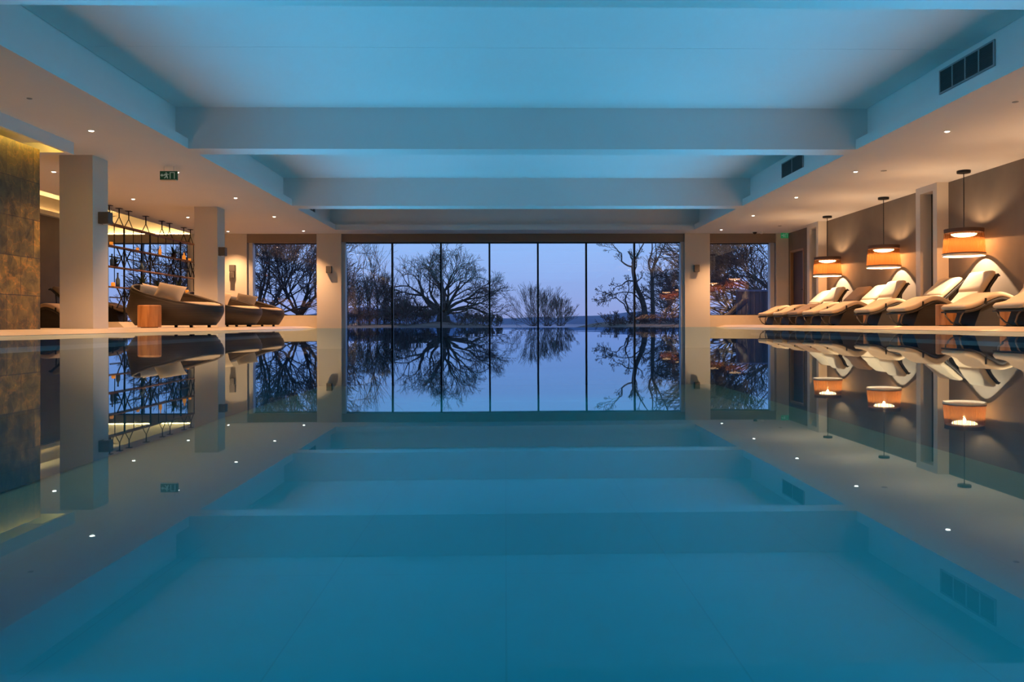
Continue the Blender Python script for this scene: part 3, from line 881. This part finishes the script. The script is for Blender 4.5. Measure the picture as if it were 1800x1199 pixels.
for (za, zb_) in rods:
    zm = (za + zb_) / 2
    lat = MB()
    for c in ((19.035, 20.415, 21.825, 23.0) if za in (0.50, 1.40) else (19.72, 21.10, 22.5)):
        if za == 0.955 or za == 1.855: 
            continue
        yc = c - 20.6; h_ = 0.13
        P = [(0, yc, zb_ - H), (0, yc + h_, zm - H), (0, yc, za - H), (0, yc - h_, zm - H)]
        lat.tube(P, 0.016, 6, closed=True)
        lat.tube([(0, yc + h_, zm - H), (0, yc + 0.36, zb_ - H)], 0.015, 6).tube([(0, yc + h_, zm - H), (0, yc + 0.36, za - H)], 0.015, 6)
        lat.tube([(0, yc - h_, zm - H), (0, yc - 0.36, zb_ - H)], 0.015, 6).tube([(0, yc - h_, zm - H), (0, yc - 0.36, za - H)], 0.015, 6)
        lat.tube([(0, yc + h_, zm - H), (0, yc + 0.69, zm - H)], 0.015, 6).tube([(0, yc - h_, zm - H), (0, yc - 0.69, zm - H)], 0.015, 6)
    if lat.v: lat.build('diamond_lattice', M['black_metal'], tr)

def candle(x, y, z, s, label):
    s *= 0.78
    t = thing('candle_jar', (x, y, z), label, 'candle holder', 'amber candle holders on the hanging shelves')
    MB().lathe([(0.030 * s, 0), (0.045 * s, 0.02 * s), (0.048 * s, 0.06 * s), (0.038 * s, 0.10 * s), (0.036 * s, 0.10 * s)], 14, cap1=True).build('jar', M['amber'], t, smooth=True)
    return t
SH = {'top': 2.357, 'second': 1.867, 'third': 1.412, 'lowest': 0.967}
for sh, y, s, lab in (('second', 18.42, 1.1, 'round amber candle jar at the near end of the second shelf'),
                      ('second', 19.72, 0.95, 'amber candle jar on the second shelf, past the first thick post'),
                      ('second', 22.95, 1.0, 'amber candle jar at the far end of the second shelf'),
                      ('lowest', 18.5, 1.2, 'tall amber jar at the near end of the lowest shelf'),
                      ('lowest', 19.7, 1.1, 'amber candle jar on lowest shelf above the daybed'),
                      ('lowest', 20.6, 1.0, 'amber candle jar on lowest shelf behind grey cushion'),
                      ('lowest', 22.75, 1.3, 'amber jar near the far end of the lowest shelf')):
    candle(TX, y, SH[sh], s, lab)
def bottle(x, y, z, h, r, m, label):
    t = thing('bottle', (x, y, z), label, 'bottle', 'bottles on the hanging shelves')
    MB().lathe([(r, 0), (r, h * 0.55), (r * 0.4, h * 0.72), (r * 0.35, h)], 14).build('bottle_body', m, t, smooth=True)
    MB().lathe([(r * 0.42, h), (r * 0.42, h * 1.07)], 10).build('stopper', M['black_metal'], t)
bottle(TX, 21.0, SH['second'], 0.24, 0.035, M['amber'], 'slim amber bottle standing on the second shelf')
bottle(TX, 22.55, SH['second'], 0.20, 0.045, M['amber'], 'short amber bottle near far end of the second shelf')
bottle(TX, 18.45, SH['third'], 0.26, 0.04, M['bottle'], 'blue-grey bottle at the near end of the third shelf')
bottle(TX, 18.72, SH['lowest'], 0.30, 0.045, M['bottle'], 'blue-grey bottle at the near end of the lowest shelf')
bottle(TX, 19.95, SH['third'], 0.20, 0.05, M['bottle'], 'squat blue-grey bottle in middle of the third shelf')
def spiky(x, y, z, h, r, seed, label, n=16):
    rnd = random.Random(seed)
    t = thing('potted_agave', (x, y, z), label, 'plant', 'spiky potted plants on the hanging shelves')
    ph = h * 0.32
    MB().lathe([(ph * 0.42, 0), (ph * 0.6, ph), (ph * 0.5, ph)], 16).build('pot', M['pot'], t)
    lf = MB()
    for i in range(n):
        a = i * 2.399 + rnd.random() * 0.4
        el = rnd.uniform(0.25, 1.35)
        L = h * rnd.uniform(0.6, 0.85)
        w = 0.022 * h / 0.35
        pts = []
        for k in range(5):
            q = k / 4
            e2 = el - q * 0.5 * (1 - el / 1.6)
            pts.append(Vector((math.cos(a) * math.cos(e2) * L * q, math.sin(a) * math.cos(e2) * L * q, ph + math.sin(e2) * L * q)))
        sd = Vector((-math.sin(a), math.cos(a), 0))
        v = []
        for k, p in enumerate(pts):
            ww = w * (1 - (k / 4) ** 1.6) * (1 if k else 0.7) + 0.001
            v += [p - sd * ww, p + Vector((0, 0, -ww * 0.6)), p + sd * ww]
        b = [(3 * k, 3 * k + 1, 3 * k + 4, 3 * k + 3) for k in range(4)] + [(3 * k + 1, 3 * k + 2, 3 * k + 5, 3 * k + 4) for k in range(4)]
        lf.add(v, b)
    lf.build('leaves', M['leaf'], t)
spiky(TX, 18.30, SH['top'] - 0.0, 0.30, 0.2, 1, 'spiky plant on the top shelf by the nearest column')
spiky(TX, 18.62, SH['third'], 0.24, 0.2, 2, 'bushy dark plant at the near end of the third shelf', 26)
spiky(TX, 19.98, SH['lowest'], 0.42, 0.3, 3, 'wide agave on the lowest shelf above the daybed back')
spiky(TX, 20.88, SH['lowest'], 0.34, 0.25, 4, 'smaller agave on the lowest shelf beside the wide one')
spiky(TX, 22.2, SH['lowest'], 0.44, 0.3, 5, 'large agave at the far end of the lowest shelf')
spiky(TX, 21.85, SH['second'], 0.36, 0.3, 6, 'tall dark plant on the second shelf near the second column', 22)

# ------------------------------------------------------------------ added underwater glow
# unseen strips added under each coping to tint ceiling and pool bed teal
for x, sgn, side in ((PL + 0.014, 1, 'left'), (PR - 0.014, -1, 'right')):
    t = thing('added_glow_strip', (x, 9.8, -0.16), 'added underwater glow strip below the coping on the %s pool wall' % side, 'underwater light')
    box(-0.012, 0.004, -10.8, 10.8, -0.03, 0.03).build('channel', M['white_plastic'], t)
    up_ = light('strip_glow', 'AREA', (0.02 * sgn, 0, 0.02), POOL_W, TEAL, t, rot=(0, -sgn * math.radians(128), 0), shape='RECTANGLE', size=0.05, size_y=21.4)
    up_.data.spread = math.radians(72)
    dn_ = light('bed_glow', 'AREA', (0.02 * sgn, 0, -0.02), POOL_W * 1.15, (0.05, 0.85, 0.86), t, rot=(0, -sgn * math.radians(73), 0), shape='RECTANGLE', size=0.05, size_y=21.4)
    dn_.data.spread = math.radians(34)

# ------------------------------------------------------------------ outside
def px2x(px, Y):
    d = math.cos(YAW)
    # direction of the image column on the horizon
    t = (px - 900 - SX) / F_PX
    dx = math.sin(YAW) + math.cos(YAW) * t; dy = math.cos(YAW) - math.sin(YAW) * t
    return dx / dy * Y
def py2z(py, Y, px=900):
    hor = 599.5 + SY + (px - 900) * math.tan(-ROLL) * -1
    hor = 570.0 + 0.0032 * (900 - px)
    return CZ + (hor - py) / F_PX * Y

struct('lake', MB().add([(-500, 24.8, -0.35), (500, 24.8, -0.35), (500, 700, -0.35), (-500, 700, -0.35)], [(0, 1, 2, 3)]), M['lake'], label='lake water beyond the window')
def mound(name, x0, x1, y0, y1, h, seed, m, label, kind='structure'):
    rnd = random.Random(seed)
    nx, ny = 40, 10
    v = []; f = []
    ph = [rnd.uniform(0, 6) for _ in range(4)]
    for j in range(ny + 1):
        for i in range(nx + 1):
            u = i / nx; q = j / ny
            z = -0.45 + h * (math.sin(PI * min(1, max(0, u))) ** 0.35) * math.sin(PI * q) ** 0.6 * (0.8 + 0.2 * math.sin(u * 9 + ph[0]) + 0.12 * math.sin(u * 23 + ph[1]))
            v.append((x0 + (x1 - x0) * u, y0 + (y1 - y0) * q, z))
    for j in range(ny):
        for i in range(nx):
            a = j * (nx + 1) + i
            f.append((a, a + 1, a + nx + 2, a + nx + 1))
    o = MB().add(v, f).build(name, m, smooth=True)
    o['kind'] = kind; o['label'] = label
    return o
mound('bank', px2x(540, 96), px2x(862, 96), 92, 130, 0.95, 1, M['bank'], 'low grassy bank under the big oak')
mound('bank', px2x(1050, 62), px2x(1420, 62), 58, 90, 0.95, 2, M['bank'], 'overgrown bank on the right shore')
mound('bank', -60, px2x(600, 45), 34, 70, 0.8, 3, M['bank'], 'near bank beyond the left side window')
mound('bank', px2x(1235, 36), 60, 30, 50, 0.8, 4, M['bank'], 'near bank beyond the right side window')
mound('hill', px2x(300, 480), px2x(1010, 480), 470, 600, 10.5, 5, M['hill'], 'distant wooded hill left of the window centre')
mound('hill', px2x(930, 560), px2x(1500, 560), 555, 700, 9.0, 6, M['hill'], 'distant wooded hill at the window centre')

UPV = Vector((0, 0, 1)); XV = Vector((1, 0, 0))
class Tree:
    def __init__(s, seed):
        s.r = random.Random(seed); s.big = MB(); s.fine = MB(); s.n = 0
    def seg(s, p, q, r0, r1):
        n = 6 if r0 > 0.12 else 3
        mb = s.big if r0 > s.cut else s.fine
        s.n += 1
        if n == 6:
            mb.tube([p, q], [r0, r1], n, caps=False); return
        t = q - p
        u = t.cross(UPV if abs(t.z) < 0.9 * t.length else XV).normalized(); w = t.cross(u).normalized()
        b = len(mb.v)
        for c, r in ((p, r0), (q, r1)):
            mb.v.append(tuple(c + u * r)); mb.v.append(tuple(c - u * (r * 0.5) + w * (r * 0.866))); mb.v.append(tuple(c - u * (r * 0.5) - w * (r * 0.866)))
        mb.f += [(b, b + 1, b + 4, b + 3), (b + 1, b + 2, b + 5, b + 4), (b + 2, b, b + 3, b + 5)]
    def grow(s, p, d, L, r, depth, spread, up, wig, kids=(2, 3), steps=4, shrink=0.74, rmin=0.02):
        if s.n > s.maxn: return
        R = s.r
        p = Vector(p); d = Vector(d).normalized()
        sl = L / steps
        r1 = r * 0.66
        for k in range(steps):
            d = (d + Vector((R.uniform(-1, 1), R.uniform(-1, 1), R.uniform(-1, 1))) * wig + Vector((0, 0, up))).normalized()
            q = p + d * sl
            ra = r + (r1 - r) * k / steps; rb = r + (r1 - r) * (k + 1) / steps
            s.seg(p, q, max(ra, rmin), max(rb, rmin))
            p = q
            if depth > 0 and R.random() < 0.6 and 1 <= k < steps - 1:
                dd = s.dev(d, spread * R.uniform(0.8, 1.5))
                s.grow(p, dd, L * shrink * R.uniform(0.6, 0.95), rb * 0.6, depth - 1, spread, up, wig, kids, steps, shrink, rmin)
        if depth > 0:
            for _ in range(R.randint(*kids)):
                dd = s.dev(d, spread * R.uniform(0.6, 1.2))
                s.grow(p, dd, L * shrink * R.uniform(0.75, 1.1), r1 * 0.8, depth - 1, spread, up, wig, kids, steps, shrink, rmin)
    def dev(s, d, a):
        R = s.r
        ax = Vector((R.uniform(-1, 1), R.uniform(-1, 1), R.uniform(-1, 1))).cross(d)
        if ax.length < 1e-4: ax = Vector((1, 0, 0))
        return Matrix.Rotation(a, 3, ax.normalized()) @ d
def tree(name, loc, label, seed, L, r, depth, spread=0.6, up=0.05, wig=0.16, cut=0.06, starts=None, maxn=9000, kids=(2, 3), group=None, cat='tree', rmin=0.02, shrink=0.74, steps=4):
    t = thing(name, loc, label, cat, group)
    T = Tree(seed); T.cut = cut; T.maxn = maxn
    for (p, d, l2, r2, dp) in (starts or [((0, 0, 0), (0, 0, 1), L, r, depth)]):
        T.grow(p, d, l2, r2, dp, spread, up, wig, kids, steps, shrink, rmin)
    if T.big.v: T.big.build('trunk', M['bark'], t)
    if T.fine.v: T.fine.build('branches', M['twig'], t)
    return t, T

G0 = -0.2
# the big oak: short stout trunk, wide crown of crooked limbs
Y = 105.0
st = [((0, 0, 0), (0.05, 0, 1), 2.0, 1.0, 0)]
rnd = random.Random(5)
for a, el, l2, r2 in ((0.0, 0.42, 4.4, 0.34), (0.5, 0.75, 3.8, 0.36), (1.2, 1.0, 3.6, 0.36), (1.9, 1.25, 3.6, 0.40), (2.6, 1.0, 3.8, 0.36), (3.1, 0.62, 3.9, 0.38), (3.5, 0.36, 3.6, 0.30), (4.2, 0.8, 3.2, 0.32), (5.1, 0.7, 3.4, 0.32), (5.8, 1.1, 3.6, 0.34), (6.1, 0.12, 3.6, 0.22), (2.9, 0.10, 3.2, 0.22), (2.3, 0.5, 3.8, 0.3), (0.3, 0.25, 3.8, 0.28), (1.5, 0.7, 3.6, 0.3), (4.7, 0.5, 3.6, 0.3)):
    st.append(((0.1 * math.cos(a), 0.1 * math.sin(a), 1.7), (math.cos(a) * math.cos(el), math.sin(a) * math.cos(el), math.sin(el)), l2 * 0.76 * (1 + 0.22 * math.sin(el)), r2 * 0.72, 5))
tree('oak_tree', (px2x(779, Y), Y, G0), 'large leafless oak with wide round crown left of window centre', 11, 0, 0, 0, spread=0.60, up=0.02, wig=0.24, cut=0.09, starts=st, maxn=60000, rmin=0.013, shrink=0.74, steps=3, kids=(2, 4))
# thin trees of the left thicket
hs = [(612, 6.2), (632, 5.4), (650, 6.6), (664, 7.2), (676, 5.6), (690, 5.0)]
for i, (px, h) in enumerate(hs):
    Y = 99 + (i * 37 % 9)
    rnd = random.Random(40 + i)
    st = [((0, 0, 0), (rnd.uniform(-0.08, 0.08), 0, 1), h * 0.62, 0.11, 3)]
    for k in range(11):
        a = rnd.uniform(0, 2 * PI); el = rnd.uniform(0.6, 1.3)
        st.append(((0, 0, h * (0.08 + 0.045 * k)), (math.cos(a) * math.cos(el), math.sin(a) * math.cos(el), math.sin(el)), h * 0.26 * (1.1 - 0.04 * k), 0.05, 3))
    tree('bare_tree', (px2x(px, Y), Y, G0), ['slender bare tree at left end of the thicket behind the left pillar', 'second slender bare tree of the thicket, counting from the left pillar', 'slender bare tree in the middle of the left thicket',
         'tallest slender bare tree of the left thicket', 'low bare tree by the first mullion', 'short bare tree just right of the first mullion'][i], 30 + i, 0, 0, 0, starts=st, spread=0.42, up=0.06, wig=0.14, cut=0.06, maxn=9000,
         kids=(2, 3), group='bare trees of the left thicket', rmin=0.014, shrink=0.76, steps=4)
for i, (px, h) in enumerate([(622, 2.0), (642, 2.3), (660, 2.2), (683, 2.4), (703, 3.2), (716, 3.8), (734, 3.0), (752, 2.4), (812, 1.8), (836, 1.9), (855, 1.6), (868, 1.4)]):
    Y = 97 + (i * 29 % 11)
    st = []
    rnd = random.Random(80 + i)
    for k in range(16):
        a = rnd.uniform(0, 2 * PI); el = rnd.uniform(0.5, 1.5)
        st.append(((rnd.uniform(-0.7, 0.7), rnd.uniform(-0.5, 0.5), 0), (math.cos(a) * math.cos(el), math.sin(a) * math.cos(el), math.sin(el)), h * 0.42, 0.04, 3))
    tree('bare_shrub', (px2x(px, Y), Y, G0), ['dense bare shrub below the left pillar side trees', 'dense bare shrub between the slender trees', 'dense bare shrub just left of the first mullion', 'dense bare shrub under the first mullion',
         'rounded shrub right of the first mullion', 'tallest rounded shrub left of the oak', 'rounded shrub touching the oak crown edge', 'shrub at the left foot of the oak trunk', 'low shrub at the right foot of the oak',
         'low shrub right of the oak under its crown', 'low shrub by the third mullion', 'lowest shrub just past the third mullion'][i], 90 + i, 0, 0, 0, spread=0.5, up=0.05, wig=0.2, cut=0.2, starts=st, maxn=3200, kids=(2, 3),
         group='leafless shrubs on the oak bank', cat='shrub', rmin=0.02)
# two willow-like fans at the centre right
for px, h, lab, sd in ((938, 3.7, 'fan-shaped leafless bush with upright shoots just left of the fourth mullion', 3), (962, 3.3, 'fan-shaped leafless bush just right of fourth mullion', 4), (986, 2.5, 'low rounded leafless bush at the right end of the willow group', 5)):
    Y = 98
    st = []
    rnd = random.Random(sd)
    for k in range(34):
        a = rnd.uniform(0, 2 * PI); el = rnd.uniform(0.12, 1.5)
        st.append(((rnd.uniform(-0.4, 0.4), rnd.uniform(-0.4, 0.4), 0), (math.cos(a) * math.cos(el), math.sin(a) * math.cos(el), math.sin(el)), h * (0.34 + 0.20 * math.sin(el)), 0.024, 3))
    tree('willow_bush', (px2x(px, Y), Y, G0), lab, 200 + sd, 0, 0, 0, spread=0.30, up=0.07, wig=0.10, cut=0.2, starts=st, maxn=5200, group='willow bushes on the water line', cat='bush', rmin=0.009, shrink=0.74, steps=3)
# gnarled trees on the right
Y = 66.0
def limb(pts, r0, r1, T):
    V = [Vector((px2x(a, Y) - bx, off, py2z(b, Y, a) - G0)) for a, b, off in pts]
    n = len(V)
    for i in range(n - 1):
        ra = r0 + (r1 - r0) * i / (n - 1); rb = r0 + (r1 - r0) * (i + 1) / (n - 1)
        ra *= 0.8; rb *= 0.8
        m1 = V[i].lerp(V[i + 1], 0.5) + Vector((T.r.uniform(-.06, .06), T.r.uniform(-.1, .1), T.r.uniform(-.06, .06)))
        T.seg(V[i], m1, ra, (ra + rb) / 2); T.seg(m1, V[i + 1], (ra + rb) / 2, rb)
        if i >= 1:
            for _ in range(1):
                d = T.dev((V[i + 1] - V[i]).normalized(), T.r.uniform(0.4, 0.9))
                T.grow(m1, d, T.r.uniform(0.4, 0.9), rb * 0.45, 3, 0.6, 0.02, 0.3, (2, 3), 3, 0.72, 0.014)
    T.grow(V[-1], (V[-1] - V[-2]).normalized(), 0.6, r1 * 0.8, 4, 0.5, 0.03, 0.28, (2, 3), 3, 0.72, 0.014)
def gnarled(label, base, limbs, seed):
    global bx
    bx = px2x(base, Y)
    t = thing('gnarled_tree', (bx, Y, G0), label, 'tree', 'old gnarled trees on the right shore')
    T = Tree(seed); T.cut = 0.055; T.maxn = 16000
    for pts, r0, r1 in limbs: limb(pts, r0, r1, T)
    T.big.build('trunk', M['bark'], t); T.fine.build('branches', M['twig'], t)
gnarled('leaning gnarled tree with crooked limbs reaching left by the last mullion', 1138,
        [([(1138, 576, 0), (1132, 540, 0), (1122, 510, 0.2), (1116, 490, 0.1), (1113, 470, 0)], 0.32, 0.18),
         ([(1113, 470, 0), (1104, 468, 0), (1093, 460, 0.1), (1093, 446, 0.1), (1084, 438, 0), (1077, 431, 0)], 0.11, 0.04),
         ([(1116, 490, 0), (1114, 462, 0), (1121, 446, -0.3), (1128, 434, -0.4), (1136, 420, -0.5)], 0.15, 0.05),
         ([(1118, 495, 0), (1106, 494, 0.3), (1096, 501, 0.4), (1086, 504, 0.4), (1080, 510, 0.4)], 0.10, 0.03),
         ([(1130, 532, 0), (1112, 515, 0.2), (1097, 514, 0.3)], 0.10, 0.05),
         ([(1105, 552, 0), (1098, 535, 0.3), (1084, 524, 0.4), (1075, 526, 0.4), (1066, 530, 0.4)], 0.09, 0.02),
         ([(1138, 570, 0), (1120, 562, 0.1), (1105, 552, 0), (1099, 528, 0), (1103, 518, 0)], 0.16, 0.06)], 71)
gnarled('upright gnarled tree with forked crown right of the last mullion', 1150,
        [([(1150, 576, 0), (1148, 545, 0), (1147, 515, 0), (1146, 480, 0)], 0.26, 0.16),
         ([(1146, 480, 0), (1141, 462, 0.2), (1146, 448, 0.3), (1148, 432, 0.3), (1147, 415, 0.3)], 0.12, 0.05),
         ([(1146, 480, 0), (1153, 462, 0), (1160, 450, 0), (1168, 436, 0.2), (1173, 420, 0.2)], 0.13, 0.05),
         ([(1153, 462, 0), (1156, 444, 0.4), (1154, 428, 0.4)], 0.09, 0.04),
         ([(1147, 490, 0), (1158, 482, -0.3), (1168, 476, -0.3), (1180, 474, -0.4)], 0.09, 0.03)], 72)
for i, (px, h, lab) in enumerate(((1168, 5.2, 'dense dark twiggy tree beside the right jamb of the big window'), (1184, 5.6, 'dense dark twiggy tree just behind the right jamb'))):
    Yt = 80 + 3 * i
    st = [((0, 0, 0), (0, 0, 1), h * 0.45, 0.13, 4)] + [((0, 0, h * 0.06 * q), (math.cos(q * 2.4) * 0.8, math.sin(q * 2.4) * 0.8, 0.7), h * 0.24, 0.06, 4) for q in range(1, 10)]
    tree('bare_tree', (px2x(px, Yt), Yt, G0), lab, 300 + i, 0, 0, 0, spread=0.55, up=0.05, wig=0.2, cut=0.07, starts=st, maxn=14000, group='dark trees beside the right jamb', rmin=0.014, shrink=0.80, steps=3)
for i, px in enumerate((1070, 1092, 1112, 1133, 1156, 1180)):
    Yt = 63 + (i * 17 % 5)
    st = []
    rnd = random.Random(400 + i)
    for k in range(16):
        a = rnd.uniform(0, 2 * PI); el = rnd.uniform(0.15, 1.3)
        st.append(((rnd.uniform(-0.6, 0.6), rnd.uniform(-0.4, 0.4), 0), (math.cos(a) * math.cos(el), math.sin(a) * math.cos(el), math.sin(el)), 0.5, 0.03, 2))
    tree('bramble', (px2x(px, Yt), Yt, 0.05), ['low bramble at the left tip of the right bank', 'low bramble left of the last mullion', 'low bramble under the last mullion', 'low bramble below the leaning gnarled tree',
         'low bramble below the upright gnarled tree', 'low bramble by the right jamb of the big window'][i], 410 + i, 0, 0, 0, spread=0.6, up=0.0, wig=0.25, cut=0.2, starts=st, maxn=1100, group='brambles on the right bank', cat='bush', rmin=0.018)

# close trees filling the side windows
def side_tree(px, Y, label, seed, lean, L, sp=0.55, n=11000, nlimb=14, h0=0.9, group='close trees beyond the side windows', elr=(0.0, 1.35), az=None, rm=0.010, wig=0.17):
    rnd = random.Random(seed)
    st = [((0, 0, 0), (lean * 0.2, 0, 1), h0, 0.22, 0)]
    for k in range(nlimb):
        a = rnd.uniform(*az) if az else 2 * PI * k / nlimb + rnd.uniform(-0.3, 0.3)
        el = rnd.uniform(*elr)
        st.append(((0, 0, h0 * (0.6 + 0.4 * k / nlimb)), (math.cos(a) * math.cos(el) + lean, math.sin(a) * math.cos(el) * 0.5, math.sin(el)), L * rnd.uniform(0.75, 1.1), 0.075, 5))
    return tree('bare_tree', (px2x(px, Y), Y, G0), label, seed, 0, 0, 0, spread=sp, up=0.02, wig=wig, cut=0.035, starts=st, maxn=n, group=group, rmin=rm, shrink=0.77, steps=3)
side_tree(452, 40, 'dense leafless tree filling the left side window, near its left edge', 501, 0.1, 1.75, n=40000)
side_tree(525, 43, 'dense leafless tree behind the left side window pillar edge', 502, 0.15, 1.9, n=40000)
side_tree(338, 40, 'leafless tree seen through the hanging shelves near second column', 503, 0.0, 1.35, n=30000, nlimb=11)
side_tree(285, 46, 'leafless tree behind the middle of the hanging shelves', 504, 0.1, 1.0, n=9000, nlimb=6)
side_tree(1400, 36, 'leafless tree with long limbs sweeping left across the right side window', 505, -0.35, 2.0, n=40000, nlimb=12, h0=0.9, az=(2.3, 4.0), elr=(0.15, 1.0), sp=0.42, wig=0.13, rm=0.012)
side_tree(1290, 46, 'dense leafless tree behind the right side window', 506, 0.0, 1.6, n=40000)

# timber fence beyond the right side window
Yf = 27.5
x0, x1 = px2x(1296, Yf), px2x(1420, Yf)
t = thing('timber_fence', ((x0 + x1) / 2, Yf, -0.35), 'dark timber fence beyond the right side window', 'fence')
hw = (x1 - x0) / 2
bd = MB()
n = 16
for i in range(n):
    a = -hw + 2 * hw * i / n
    bd.box(a + 0.006, a + 2 * hw / n - 0.006, -0.02, 0.02, 0.0, 1.55)
bd.build('boards', M['fence'], t)
box(-hw, hw, -0.05, 0.05, 1.55, 1.61).build('top_rail', M['hill'], t)
for a in (-hw + 0.05, 0, hw - 0.05):
    box(a - 0.05, a + 0.05, 0.02, 0.12, 0, 1.6).build('post', M['fence'], t)
t.location.z = -0.38
